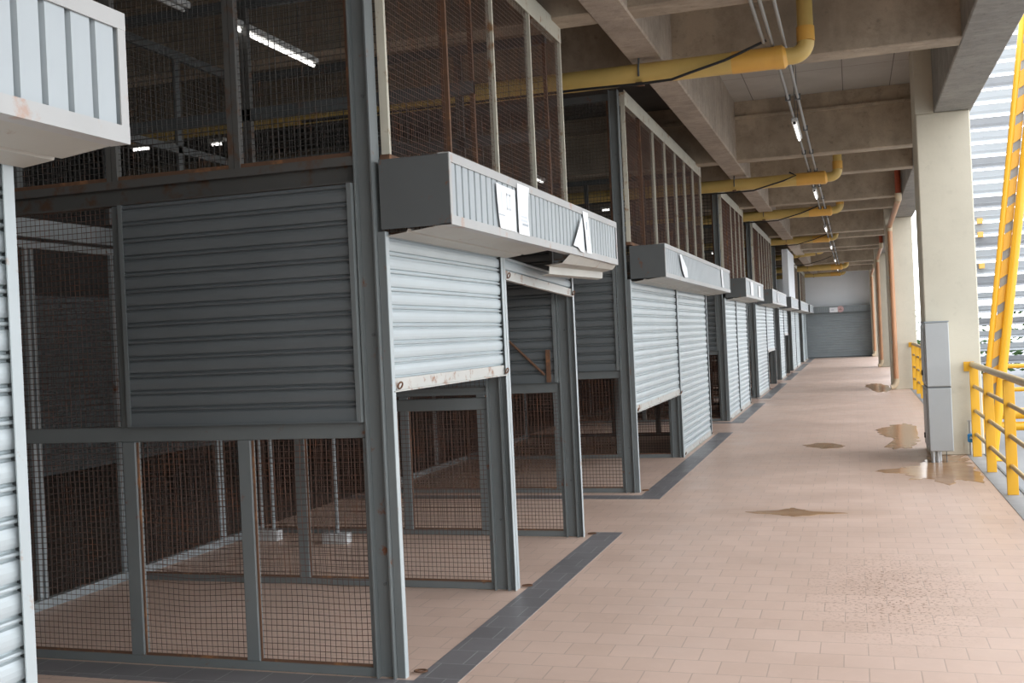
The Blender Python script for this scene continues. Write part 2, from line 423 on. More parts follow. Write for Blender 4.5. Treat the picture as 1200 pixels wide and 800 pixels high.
def partition(y, label, shutter=True, panels=True, full=True, mull=(-3.62, -2.935), pitch=.03, sag=0, zs=1.235, r=.0016, brace=False):
    """cross partition from the front post back to the rear screen"""
    t = thing('mesh_partition', (-3.6, y, 0), label, 'partition', 'mesh partitions across the stalls')
    xr = -2.25; xl = XB+.02; y0, y1 = y, y+.045
    MB().cbox(xl, xr, y0, y1, 0.0, .045, .003).build('bottom_rail', 'steel', t)
    MB().cbox(xl, xr, y0, y1, 1.155, 1.232, .004).build('mid_rail', 'steel', t)
    b = MB().box(xl, xr, y-.02, y+.06, 2.50, 2.512).box(xl, xr, y-.02, y+.06, 2.385, 2.393).box(xl, xr, y+.03, y+.04, 2.393, 2.50).box(xl, xr, y-.02, y-.014, 2.47, 2.50)
    b.build('top_beam', 'beam_steel', t)
    MB().cbox(mull[0]-.04, mull[0]+.04, y0-.003, y1, .045, 1.155, .004).build('mullion', 'steel', t)
    MB().cbox(mull[0]-.04, mull[0]+.04, y0-.003, y1, 1.232, 2.385, .004).build('mullion', 'steel', t)
    MB().cbox(mull[1]-.037, mull[1]+.037, y0-.003, y1, .045, 1.155, .004).build('mullion', 'steel', t)
    MB().cbox(xr-.03, xr, y0-.003, y1, .045, 1.155, .003).build('end_stile', 'steel', t)
    ym = y+.02
    for a, b_ in ((xl, mull[0]-.04), (mull[0]+.04, mull[1]-.037), (mull[1]+.037, xr-.03)):
        wire_mesh((a, ym, .045), (1,0,0), (0,0,1), b_-a, 1.11, pitch, r, sag, parent=t)
        # thin rusty frame angle round each lower mesh
        MB().box(a, b_, ym-.012, ym-.004, .045, .058).build('mesh_edge', 'rust', t)
        MB().box(a, a+.010, ym-.012, ym-.004, .058, 1.15).build('mesh_edge', 'rust', t)
    wire_mesh((xl, ym, 1.232), (1,0,0), (0,0,1), mull[0]-.04-xl, 1.153, pitch, r, 0, parent=t)
    if not shutter:
        MB().cbox(mull[0]+.04, xr, y0, y1-.01, 1.27, 1.30, .003).build('thin_rail', 'steel', t)
        wire_mesh((mull[0]+.04, ym, 1.30), (1,0,0), (0,0,1), xr-mull[0]-.04, 1.085, pitch, r, 0, parent=t)
    if brace:
        MB().tube([(-3.0, y-.06, 1.93), (-2.36, y-.06, 1.30)], .010, 8).build('diagonal_brace', 'rust', t)
        MB().box(-2.345, -2.31, y-.065, y-.05, 1.24, 1.50).build('latch_plate', 'rust', t)
    return t
def upper_screen_front(y0, y1, n, label, pitch=.03, r=.0016):
    """mesh screen above the fascia, along the walkway"""
    t = thing('mesh_screen', (XF, y0, 2.49), label, 'screen', 'mesh screens above the fascias')
    x = XF-.01; z0, z1 = 2.525, 3.93
    m = MB().box(x-.05, x+.02, y0, y1, z1, z1+.11).box(x+.02, x+.026, y0, y1, z1-.02, z1+.13)
    m.build('top_rail', 'cream', t)
    MB().box(x-.03, x+.02, y0, y1, z0-.03, z0).build('bottom_rail', 'rust', t)
    for i in range(n+1):
        yy = y0+.011+(y1-y0-.022)*i/n
        MB().box(x-.02, x+.022, yy-.011, yy+.011, z0, z1).build('mullion', 'cream' if i != 1 else 'rust', t)
    for i in range(n):
        a, b = y0+(y1-y0)*i/n+.014, y0+(y1-y0)*(i+1)/n-.014
        wire_mesh((x, a, z0), (0,1,0), (0,0,1), b-a, z1-z0, pitch, r, 0, parent=t)
    return t
def upper_screen_cross(y, label, pitch=.03, r=.0016, mull=(-3.64, -2.91)):
    t = thing('mesh_screen', (-3.6, y, 2.51), label, 'screen', 'mesh screens above the cross partitions')
    xl, xr = XB+.02, -2.25
    MB().box(xl, xr, y-.0, y+.05, 3.95, 4.02).build('top_rail', 'steel_dark', t)
    for i, mx in enumerate(mull):
        MB().box(mx-.032, mx-.002, y-.01, y+.03, 2.512, 3.95).build('mullion', 'beam_steel', t)
        MB().box(mx+.002, mx+.032, y-.01, y+.03, 2.512, 3.95).build('mullion', 'beam_steel', t)
    MB().box(xl, xr, y+.0, y+.03, 2.512, 2.535).build('bottom_rail', 'rust', t)
    MB().box(xr-.025, xr, y-.005, y+.03, 2.535, 3.95).build('end_stile', 'rust', t)
    xs = [xl, mull[0]-.032, mull[0]+.032, mull[1]-.032, mull[1]+.032, xr-.025]
    for a, b in zip(xs[::2], xs[1::2]):
        wire_mesh((a, y+.012, 2.535), (1,0,0), (0,0,1), b-a, 1.415, pitch, r, 0, mat='wire_grey', parent=t)
    return t

# labels by stall
for i, (ya, ym, yb, ba, bb, wh, f0, f1) in enumerate(ST):
    if i == 0:
        roller_shutter('fully lowered pale shutter of the closest stall, cut off by the frame edge', .2, yb-.03, .0, 2.15, 'shutter')
        fascia(f0, f1, wh, 'corrugated pale fascia box of the closest stall, cut off at the upper corner')
        continue
    near = i <= 2
    pit = .03 if i <= 1 else (.035 if i == 2 else .06)
    r = .0016 if i <= 1 else (.0018 if i == 2 else .004)
    tall = 4.05
    steel_post(ya, tall, f'tall grey channel post at the near corner of the {wh}', ba > .1)
    steel_post(ym, 2.15, f'grey channel post between the two shutters of the {wh}', bb > .1)
    steel_post(yb, 2.15, f'grey channel post at the far end of the {wh}', bb > .1)
    state = lambda z, k: ('fully lowered pale shutter' if z < .1 else 'half lowered pale shutter' if z < 1.5 else 'nearly fully raised pale shutter')
    roller_shutter(f'{state(ba,0)}, nearer of the two on the {wh}', ya+.02, ym-.005, ba, 2.14, 'shutter')
    roller_shutter(f'{state(bb,0)}, farther of the two on the {wh}', ym+.045, yb-.005, bb, 2.14, 'shutter', tilt=.07 if i == 1 else 0)
    fascia(f0, f1, wh, {1: 'corrugated fascia box with paper notices and a torn soffit', 2: 'long corrugated fascia box with a torn sheet, on the second full stall'}.get(i, f'corrugated pale fascia box over the {wh}'), torn=(i == 1))
    if i != 5:
        n = {1: 4, 2: 7, 3: 5, 4: 7, 6: 7, 7: 6}[i]
        upper_screen_front(ya+.09, (8.22 if i == 1 else 52.55 if i == 7 else yb), n, f'brown rusty mesh screen facing the walkway above the {wh}', pit, r)
    if i <= 5:
        upper_screen_cross(ya, f'dark mesh screen over the near end partition of the {wh}', pit, r)
    if i <= 4:
        partition(ya, f'mesh partition with grey shutter closing the near end of the {wh}', True, sag=.012 if i == 1 else 0, pitch=pit, r=r)
        roller_shutter(f'grey shutter in the near end partition of the {wh}', -3.575, -2.265, 1.235, 2.38, 'shutter_shaded', 'x', ya-.03, 'grey shutters in the stall partitions')
        partition(yb, f'mesh partition at the far end of the {wh}', i != 2, pitch=pit, r=r, brace=(i == 1))
        if i in (1, 3):
            roller_shutter(f'grey shutter in the far end partition of the {wh}', -3.575, -2.265, 1.235, 2.38, 'shutter_shaded', 'x', yb-.03, 'grey shutters in the stall partitions')
        partition(ym, f'open mesh partition dividing the {wh} in two', False, pitch=pit, r=r)
    if i <= 3:
        # rear screen
        t = thing('rear_screen', (XB, ya, 0), f'rear mesh screen with pale rails behind the {wh}', 'screen', 'rear mesh screens of the stalls')
        x = XB
        MB().box(x-.03, x+.02, ya, yb, 0, .06).build('bottom_rail', 'steel_light', t)
        MB().box(x-.03, x+.02, ya, yb, 2.40, 2.52).build('top_rail', 'steel_light', t)
        MB().box(x-.02, x+.015, ya, yb, 2.33, 2.375).build('thin_rail', 'steel_light', t)
        k = max(2, round((yb-ya)/1.8))
        for j in range(k+1):
            yy = ya+(yb-ya)*j/k + (-.55 if j == k else .95 if j == 0 else .0)*(1 if i == 1 else 0)
            MB().box(x-.03, x-.005, yy-.03, yy, .06, 2.33).build('upright', 'steel_light', t)
            MB().box(x-.03, x-.005, yy+.02, yy+.045, .06, 2.33).build('upright', 'steel_light', t)
        wire_mesh((x-.03, ya, .06), (0,1,0), (0,0,1), yb-ya, 2.27, .05, .002, 0, mat='wire_grey', parent=t)
for y, w in ((6.48, 'middle of the first full stall'), (8.27, 'far end of the first full stall'), (16.38, 'far end of the second full stall')):
    t = upper_screen_cross(y, f'dark mesh screen over the {w}', .05, .002, (-3.9, -3.0))
    MB().box(XB+.02, -2.25, y-.01, y+.04, 3.18, 3.26).build('mid_rail', 'steel_dark', t)
for i in (1, 2, 3):
    ya, yb, wh = ST[i][0], ST[i][2], ST[i][5]
    t = thing('mesh_screen', (XB, ya, 2.55), f'dark mesh screen above the rear of the {wh}', 'screen', 'mesh screens above the rear partitions')
    MB().box(XB-.03, XB, ya, yb, 3.95, 4.02).build('top_rail', 'steel_dark', t)
    MB().box(XB-.03, XB, ya, yb, 3.2, 3.26).build('mid_rail', 'steel_dark', t)
    for j in range(5): MB().box(XB-.03, XB, ya+(yb-ya-.05)*j/4, ya+(yb-ya-.05)*j/4+.05, 2.55, 3.95).build('mullion', 'steel_dark', t)
    wire_mesh((XB-.035, ya, 2.55), (0,1,0), (0,0,1), yb-ya, 1.4, .05, .002, 0, mat='wire_grey', parent=t)
# plastered upper front of the fifth stall
b = MB().box(-2.04, -1.86, 34.4, 38.0, 2.50, 4.0)
tag(b.build('plaster_box', 'white_wall'), 'white plastered block above the fascia of the fifth full stall', 'wall block')
# second row of stalls across the back aisle
k = 0
ordn = ['first', 'second', 'third', 'fourth', 'fifth', 'sixth']
for y0 in (4.2, 7.4, 10.6, 13.8, 17.0, 20.2):
    roller_shutter(f'{ordn[k]} dark shutter along the back aisle behind the stalls', y0, y0+2.9, .02, 2.5, 'shutter_shaded', 'y', -10.6, 'dark shutters along the back aisle', guides=False)
    k += 1

# pole stands with white block feet inside the first stall
for x, y, lab in ((-4.09, 7.86, 'white block with a slim pole on the floor of the first full stall'), (-4.78, 7.95, 'twin white poles on a block at the rear of the first full stall')):
    t = thing('pole_stand', (x, y, 0), lab, 'pole stand', 'pole stands inside the first stall')
    MB().cbox(x-.115, x+.115, y-.04, y+.06, 0, .085, .006).build('block', 'block', t)
    ps = (x+.01,) if x > -4.5 else (x-.05, x+.06)
    for q in ps: MB().tube([(q, y+.01, .085), (q, y+.01, 2.38)], .014, 8).build('pole', 'steel_light', t, True)

# paper notices on the fascias
def sheet_on_fascia(pts, label, y_off=.012, marks=()):
    x = XFAS+y_off
    t = thing('paper_sign', (x, sum(p[0] for p in pts)/len(pts), min(p[1] for p in pts)), label, 'notice', 'paper notices on the fascias')
    n = len(pts)
    cen = (sum(p[0] for p in pts)/n, sum(p[1] for p in pts)/n)
    vs = [(x, a, b) for a, b in pts] + [(x+.0015, a, b) for a, b in pts]
    MB().add(vs, [tuple(range(n))[::-1], tuple(range(n, 2*n))] + [(i, (i+1)%n, n+(i+1)%n, n+i) for i in range(n)]).build('sheet', 'paper', t)
    for nm, a0, a1, b0, b1, mat in marks:
        MB().box(x+.0016, x+.0022, a0, a1, b0, b1).build(nm, mat, t)
    return t
def digits(a0, z0, w, h, s=.012):
    """faded block numerals 1 0 2, as strokes"""
    out = []
    out.append(('printed_numeral', a0, a0+s, z0, z0+h, 'ink'))
    b = a0+w*.45
    out += [('printed_numeral', b, b+s, z0, z0+h, 'ink'), ('printed_numeral', b+w*.28, b+w*.28+s, z0, z0+h, 'ink'),
            ('printed_numeral', b, b+w*.28+s, z0, z0+s, 'ink'), ('printed_numeral', b, b+w*.28+s, z0+h-s, z0+h, 'ink')]
    return out
sheet_on_fascia([(5.375, 2.43), (5.43, 2.425), (5.70, 2.425), (5.70, 2.192), (5.42, 2.192), (5.40, 2.25), (5.385, 2.33)],
    'wide white notice with faded print on the first full fascia', marks=digits(5.45, 2.30, .2, .09)+[('printed_line', 5.40, 5.50, 2.262, 2.268, 'ink_dark')])
sheet_on_fascia([(5.745, 2.472), (5.98, 2.472), (5.955, 2.40), (5.94, 2.30), (5.955, 2.187), (5.75, 2.187)],
    'narrow white notice beside the wide one on the first full fascia', marks=[('printed_line', 5.80, 5.92, 2.262, 2.275, 'ink'), ('printed_line', 5.82, 5.93, 2.24, 2.253, 'ink_dark'), ('printed_line', 5.80, 5.92, 2.285, 2.295, 'ink')])
sheet_on_fascia([(7.215, 2.42), (7.235, 2.32), (7.24, 2.172), (7.14, 2.178), (7.08, 2.20), (6.95, 2.205), (6.98, 2.23)],
    'torn triangular scrap of white paper on the first full fascia', .02)
sheet_on_fascia([(7.27, 2.468), (7.43, 2.468), (7.47, 2.30), (7.50, 2.18), (7.36, 2.18), (7.33, 2.32)],
    'tall narrow white strip beside the torn scrap', marks=[('printed_line', 7.36, 7.39, 2.345, 2.40, 'ink_dark'), ('printed_line', 7.39, 7.43, 2.27, 2.30, 'ink')])
sheet_on_fascia([(11.6, 2.43), (11.72, 2.43), (12.1, 2.30), (12.15, 2.20), (11.9, 2.19), (11.75, 2.27)],
    'curled torn sheet on the second full fascia', .02)
sheet_on_fascia([(15.45, 2.45), (15.66, 2.45), (15.72, 2.2), (15.55, 2.2)], 'white strip near the far end of the second full fascia')
sheet_on_fascia([(20.0, 2.45), (20.55, 2.45), (20.6, 2.2), (20.1, 2.2)], 'nearer white sheet on the third full fascia')
sheet_on_fascia([(21.7, 2.43), (22.2, 2.43), (22.2, 2.2), (21.75, 2.2)], 'farther white sheet on the third full fascia')
sheet_on_fascia([(27.2, 2.46), (27.5, 2.46), (28.0, 2.2), (27.4, 2.2)], 'white sheet on the fourth full fascia')

# ------------------------------------------------------------------ floor, ceiling, walls
struct(MB().box(-12, -5.2, -12, 53.3, -.2, 0).build('floor_hall', 'hall_floor_shaded'), 'hall floor behind the stalls, its colour darkened for shade', 'floor')
fl = MB().box(-5.2, 1.2, -12, 53.3, -.2, 0)
struct(fl.build('floor', 'tile'), 'pinkish clay tile floor of the walkway and stalls', 'floor')
tr = 0
def strip(x0, x1, y0, y1, label):
    global tr
    tr += 1
    struct(MB().box(x0, x1, y0, y1, -.004, .003).build(f'trim_{tr}', 'tile_dark'), label, 'floor strip', 'charcoal tile strips round the stalls')
for i, (y0, y1) in enumerate([(4.45, 8.46), (10.18, 16.75), (18.4, 23.1), (24.6, 31.0), (32.7, 37.6), (39.1, 46.4), (47.6, 53.2)]):
    wh = ST[i+1][5]
    strip(-2.06, -1.84, y0, y1, f'charcoal tile strip along the front of the {wh}')
    if i < 4: strip(-5.2, -2.06, y0, y0+.225, f'charcoal tile strip across the near end of the {wh}')
struct(MB().box(1.2, 1.38, -12, 53.3, -.3, .004).build('trim_30', 'kerb'), 'grey concrete kerb along the open edge of the walkway', 'kerb')
struct(MB().box(1.38, 1.405, -12, 53.3, -.3, .012).build('trim_31', 'steel_dark'), 'dark strip painting the shade of the drop outside the kerb', 'shade strip')  # dark strip in place of the shade where the kerb drops
# ceiling panels and beams
struct(MB().box(-12, -1.65, -12, 53.3, 4.88, 5.05).build('ceiling_hall', 'hall_deck_shaded'), 'ceiling over the stalls and the hall, coloured dark for shade', 'ceiling')
struct(MB().box(-1.65, 1.42, -12, 53.3, 4.88, 5.05).build('ceiling', 'deck'), 'pale panelled ceiling between the concrete beams', 'ceiling')
ZB = 4.03
def cbeam(x0, x1, y0, y1, z0, z1, label, mat='concrete', ledge=False):
    m = MB().cbox(x0, x1, y0, y1, z0, z1, .012)
    if ledge: m.box(x0, x1, y0-.05, y0, 4.62, 4.66)
    o = m.build('ceiling_beam', mat)
    return struct(o, label, 'beam', 'concrete ceiling beams')
yb_ = [(-4.5, 'behind the camera end of the walkway'), (1.9, 'over the far end of the closest stall'), (4.2, 'just before the first full stall'), (7.95, 'over the far end of the first full stall'), (10.08, 'just before the second full stall'), (15.85, 'over the far end of the second full stall'), (18.1, 'just before the third full stall'),
       (22.1, 'over the far end of the third full stall'), (24.16, 'just before the fourth full stall'), (29.8, 'over the far end of the fourth full stall'), (31.75, 'just before the fifth full stall'), (35.6, 'over the fifth full stall'), (37.3, 'just before the sixth full stall'), (44.5, 'over the sixth full stall'), (47.1, 'just before the last stall'), (52.3, 'against the end wall')]
for y, w in yb_:
    cbeam(-12, 1.02, y, y+.29, ZB, 4.9, f'concrete cross beam {w}', ledge=True)
cbeam(-1.80, -1.51, -12, 53.3, ZB-.012, 4.9, 'long concrete beam running above the stall fronts', 'concrete_edge')
cbeam(1.0, 1.42, -12, 53.3, ZB-.01, 4.95, 'long concrete edge beam resting on the columns', 'shade_concrete')
# columns
for y, lab in ((13.5, 'broad cream concrete column beside the electrical cabinet'), (26.6, 'second cream column with an orange downpipe'), (39.95, 'third cream column with a downpipe'), (52.4, 'last cream column against the end wall')):
    o = MB().cbox(.80, 1.39, y, y+.8, 0, ZB-.012, .012).box(.80, 1.0, y, y+.8, ZB-.012, 4.9).build('concrete_column', 'column')
    struct(o, lab, 'column', 'concrete columns along the open edge')
# walls
w = struct(MB().box(-12.2, 1.42, 53.3, 53.6, 0, 4.9).build('wall_far', 'white_wall'), 'white end wall above the wide grey shutter', 'wall')
struct(MB().box(-12.3, -12, -12, 53.6, 0, 4.9).build('wall_left', 'hall_wall_shaded'), 'wall at the back of the market hall, coloured dark for shade', 'wall')
struct(MB().box(-12.3, 1.42, -12.3, -12, 0, 4.9).build('wall_near_light_block', 'hall_wall_shaded'), 'unseen wall added behind the viewpoint to cut light', 'wall')  # added out of view so that less light comes from behind
# end shutter
t = thing('roller_shutter', (-.65, 53.2, 0), 'wide closed grey shutter filling the end wall', 'shutter')
curtain((-2.15, 53.2, 0), (1,0,0), (0,-1,0), 2.95, .06, 2.12, .115).build('curtain', 'shutter_end', t)
MB().box(-2.15, .80, 53.18, 53.21, 0, .06).build('bottom_bar', 'shutter_shaded', t)
for x in (-2.17, .80): MB().box(x, x+.04, 53.16, 53.24, 0, 2.12).build('guide_rail', 'steel', t)
t = thing('stall_fascia', (-.65, 53.1, 2.12), 'grey corrugated fascia over the wide end shutter', 'fascia')
prof = []
for i in range(33): prof += [(0, i*.09), (0, i*.09+.06), (-.02, i*.09+.066), (-.02, i*.09+.084)]
MB().sheet(prof, (-2.15, 53.0, 2.15), (0,0,1), (0,-1,0), (1,0,0), .26, .003).build('cladding', 'shutter_end', t)
MB().box(-2.15, .82, 52.98, 53.25, 2.41, 2.44).build('top_trim', 'steel_light', t)
MB().box(-2.15, .82, 52.98, 53.25, 2.12, 2.15).build('bottom_trim', 'steel', t)
t = thing('wall_sign', (-.85, 52.96, 2.15), 'small white and pink sign on the end fascia', 'sign')
MB().box(-1.05, -.68, 52.955, 52.965, 2.15, 2.38).build('board', 'paper', t)
MB().tube([(-.56, 52.958, 2.29), (-.56, 52.966, 2.29)], .155, 20).build('disc', 'pink', t)
MB().box(-.63, -.49, 52.952, 52.957, 2.25, 2.27).build('printed_line', 'rust', t)
MB().box(-.60, -.52, 52.952, 52.957, 2.31, 2.33).build('printed_line', 'rust', t)
MB().box(-.97, -.85, 52.949, 52.954, 2.25, 2.28).build('printed_line', 'ink_dark', t)

# ------------------------------------------------------------------ yellow drain pipes under the ceiling
def drain(y, xl, xr, z, label, rise=0.0, sleeve=True, r=.092):
    t = thing('drain_pipe', ((xl+xr)/2, y, z), label, 'pipe', 'yellow drain pipes under the ceiling')
    zl = z-rise
    xs = xr-.46 if sleeve else xr-.1
    f = lambda x: zl+rise*(x-xl)/(xr-xl)
    MB().tube([(xl, y, f(xl)), (xs, y, f(xs))], r, 18).build('run', 'yellow_pipe', t, True)
    if sleeve:
        MB().tube([(xs-.02, y, f(xs)), (xr-.10, y, f(xr))], r*1.04, 18).build('sleeve', 'orange_sleeve', t, True)
        MB().tube([(xr-.12, y, f(xr)), (xr-.05, y, f(xr)), (xr-.02, y, f(xr)+.005)], [r*1.10, r*1.10, r*.78], 18).build('reducer', 'orange_sleeve', t, True)
    re = r*.72; R = .11
    pts = [(xr-.04, y, f(xr))] + [tuple(p) for p in arc((xr+.03, y, f(xr)+R), R, -pi/2, 0, 7, (1,0,0), (0,0,1))]
    MB().tube(pts, re*1.08, 16).build('elbow', 'yellow_pipe', t, True)
    MB().tube([(xr+.03+R, y, f(xr)+R), (xr+.03+R, y, f(xr)+R+.12)], re*1.14, 16).build('collar', 'orange_sleeve', t, True)
    MB().tube([(xr+.03+R, y, f(xr)+R+.1), (xr+.03+R, y, 4.88)], re, 16).build('riser', 'yellow_pipe', t, True)
    if xl < -1.76:
        h = MB().tube([(-1.70, y-.03, ZB+.05), (-1.70, y-r-.012, f(-1.7)+.03), (-1.70, y-r-.012, f(-1.7)-.04)], .009, 6)
        h.build('hanger_rod', 'steel_dark', t)
        MB().box(-1.73, -1.67, y-r-.02, y+.02, f(-1.7)-r-.012, f(-1.7)-r+.0).build('hanger_foot', 'rust', t)
    return t
def cable(y, z, x0, label, x1=-.60):
    y -= .03
    pts = [(x0, y-.1, z-.10), (-2.2, y-.1, z-.105), (-1.7, y-.1, z-.115), (-1.41, y-.1, z-.11), (-1.25, y-.1, z-.07), (-.95, y-.1, z+.0), (-.75, y-.1, z+.07), (x1, y-.08, z+.13)]
    tag(MB().tube(pts, .012, 6).build('hanging_cable', 'black', None, True), label, 'cable', 'black cables slung along the drain pipes')
drain(9.43, -9.5, -.42, 3.89, 'largest yellow drain pipe, nearest the viewpoint')
cable(9.43, 3.89, -5.0, 'black cable slung under the nearest yellow drain pipe')
drain(17.35, -9.5, -.27, 3.88, 'yellow drain pipe beyond the second full stall', r=.095)
cable(17.35, 3.86, -4.0, 'black cable under the drain pipe beyond the second full stall', -.85)
drain(23.2, -9.5, -.30, 3.955, 'yellow drain pipe beyond the third full stall', r=.10)
cable(23.2, 3.925, -4.0, 'black cable under the drain pipe beyond the third full stall')
drain(31.15, -9.5, -.50, 3.993, 'yellow drain pipe beyond the fourth full stall', r=.10)
cable(31.15, 3.973, -4.0, 'black cable under the drain pipe beyond the fourth full stall')
drain(38.4, -9.5, -1.05, 4.10, 'short sloping yellow drain pipe over the white plastered block', rise=.55, sleeve=False, r=.11)
cable(38.4, 3.80, -4.0, 'black cable under the short sloping drain pipe')
drain(45.75, -9.5, -.30, 3.93, 'second farthest yellow drain pipe', r=.12)
drain(52.85, -9.5, -.45, 3.97, 'farthest yellow drain pipe, against the end wall', r=.11)

# conduits with clamps, tube lights hung from them
for x, y0, y1, lab in ((-.555, 2, 53, 'grey conduit nearest the stalls of the pair under the ceiling'), (-.455, 2, 53, 'grey conduit nearest the columns of the pair under the ceiling'), (-.62, 2, 9.3, 'short third grey conduit ending at the nearest drain pipe')):
    t = thing('ceiling_conduit', (x, y0, 4.0), lab, 'conduit', 'grey conduits under the ceiling')
    MB().tube([(x, y0, 4.0), (x, y1, 4.0)], .015, 8).build('tube', 'conduit', t, True)
    yy = 2.2
    while yy < y1:
        MB().box(x-.028, x+.028, yy, yy+.035, 3.978, 4.04).build('clamp', 'steel_dark', t); yy += 1.9
def tube_light(p, d, L, label, group='tube lights', lit=True):
    p, d = Vector(p), Vector(d)
    t = thing('ceiling_light', p, label, 'light', group)
    q = p+d*L
    MB().tube([p, q], .014, 10).build('lamp_tube', 'lamp' if lit else 'housing', t, True)
    if abs(d.y) > abs(d.x): MB().cbox(p.x-.035, p.x+.035, p.y-.02, q.y+.02, p.z+.016, p.z+.06, .006).build('housing', 'housing', t)
    else: MB().cbox(min(p.x,q.x)-.02, max(p.x,q.x)+.02, p.y-.035, p.y+.035, p.z+.016, p.z+.06, .006).build('housing', 'housing', t)
    for e in (p, q): MB().tube([e-d*.015, e+d*.015], .018, 8).build('lamp_holder', 'black', t)
    for e in (p+d*L*.2, p+d*L*.8): MB().tube([e+Vector((0,0,.06)), (e.x, e.y, 4.88)], .004, 5).build('drop_rod', 'steel_dark', t)
    return t
for y, lab in ((12.75, 'nearest'), (19.4, 'second nearest'), (26.8, 'third nearest'), (33.4, 'fourth nearest'), (40.6, 'second farthest'), (47.4, 'farthest')):
    tube_light((-.545, y, 3.925), (0,1,0), 1.2, f'{lab} lit tube light under the walkway conduits', 'tube lights along the walkway')
tube_light((-3.92, 6.34, 3.8), (0,1,0), 1.2, 'bright lit tube light seen through the mesh over the first full stall', 'tube lights inside the hall')
tube_light((-3.86, 8.87, 4.4), (1,0,0), .6, 'short lit tube light above the rear of the first passage', 'tube lights inside the hall')
tube_light((-4.0, 4.95, 3.8), (0,1,0), 1.0, 'unlit tube light at the top edge above the first full stall', 'tube lights inside the hall', False)
tube_light((-7.25, 9.7, 3.8), (1,0,0), .24, 'first of three short tube lights deep in the hall', 'tube lights inside the hall')
tube_light((-6.95, 9.75, 3.8), (1,0,0), .27, 'middle of three short tube lights deep in the hall', 'tube lights inside the hall')
tube_light((-6.40, 9.88, 3.8), (1,0,0), .16, 'last of three short tube lights deep in the hall', 'tube lights inside the hall')
tube_light((-4.12, 14.2, 3.8), (0,1,0), .5, 'small tube light glimpsed above the first full fascia', 'tube lights inside the hall')
tube_light((-4.16, 18.6, 3.8), (1,0,0), .16, 'tiny tube light glimpsed through the second mesh screen', 'tube lights inside the hall')
tube_light((-3.8, 31.1, 3.8), (0,1,0), 1.1, 'farthest tube light glimpsed past the third mesh screen', 'tube lights inside the hall')

# ------------------------------------------------------------------ downpipes
def downpipe(y, label, red=True):
    t = thing('downpipe', (.88, y, 0), label, 'downpipe', 'orange downpipes on the columns')
    x = .90; yy = y-.07; r = .055
    MB().tube([(x, yy, .22), (x, yy, 3.72)], r, 14).build('pipe', 'terracotta', t, True)
    MB().tube([(x, yy, 3.70), (x, yy, 3.84)], r*1.15, 14).build('collar', 'joint', t, True)
    MB().tube([(x, yy, 3.82), (.925, yy-4.62, 3.93)], r, 14).build('offset_pipe', 'terracotta', t, True)
    MB().tube([(.92, yy-4.50, 3.925), (.925, yy-4.62, 3.94), (.925, yy-4.65, 4.06)], r*1.15, 14).build('upper_joint', 'joint', t, True)
    MB().tube([(.925, yy-4.65, 4.04), (.925, yy-4.65, 4.87)], r, 14).build('riser', 'red_pipe', t, True)
    MB().tube([(x, yy, .26), (x, yy, .20), (x-.02, yy-.01, .13), (x-.07, yy-.02, .075), (x-.13, yy-.03, .06)], r*1.12, 14).build('foot_elbow', 'joint', t, True)
    for z in (1.1, 2.6): MB().box(x-.07, x+.07, yy+.0, y-.003, z, z+.03).build('strap', 'galv', t)
downpipe(26.6, 'terracotta downpipe with a red top on the second column')
downpipe(39.95, 'terracotta downpipe on the third column')
downpipe(52.4, 'terracotta downpipe on the last column by the end wall')

# ------------------------------------------------------------------ electrical cabinet
t = thing('electrical_cabinet', (.87, 13.1, 0), 'tall grey electrical cabinet in two stacked boxes on the column', 'cabinet')
for nm, z0, z1 in (('lower_box', .13, .835), ('upper_box', .85, 1.565)):
    MB().cbox(.752, 1.0, 12.76, 13.49, z0, z1, .008).build(nm, 'cabinet', t)
    d = MB().cbox(.742, .752, 12.80, 13.46, z0+.03, z1-.03, .003).build('door', 'cabinet_side', t)
    MB().box(.728, .742, 13.28, 13.33, (z0+z1)/2-.25, (z0+z1)/2-.19).build('lock', 'black', d)
    MB().box(.738, .743, 12.83, 12.835, z0+.06, z1-.06).build('door_seam', 'steel_dark', d)
MB().box(.745, 1.005, 12.755, 13.49, 1.565, 1.578).build('lid', 'steel_light', t)
MB().box(.755, .998, 12.765, 13.49, .835, .85).build('seam', 'steel_dark', t)
for x, y in ((.785, 12.82), (.835, 12.84), (.865, 12.95)): MB().tube([(x, y, 0), (x, y, .14)], .022, 10).build('conduit_foot', 'galv', t, True)
MB().tube([(.925, 12.80, 0), (.925, 12.80, .14)], .005, 6).build('earth_rod', 'steel_dark', t)
# tap
t = thing('water_tap', (1.235, 13.44, 0), 'small blue handled tap at the foot of the broad column', 'tap')
MB().tube([(1.235, 13.45, 0), (1.235, 13.45, .40)], .014, 10).build('standpipe', 'galv', t, True)
MB().tube([(1.235, 13.45, .24), (1.235, 13.39, .24), (1.235, 13.37, .20)], .015, 10).build('spout', 'galv', t, True)
MB().cbox(1.20, 1.27, 13.37, 13.42, .16, .26, .012).build('valve', 'blue', t)
MB().box(1.21, 1.26, 13.43, 13.47, .40, .412).build('cap', 'galv', t)

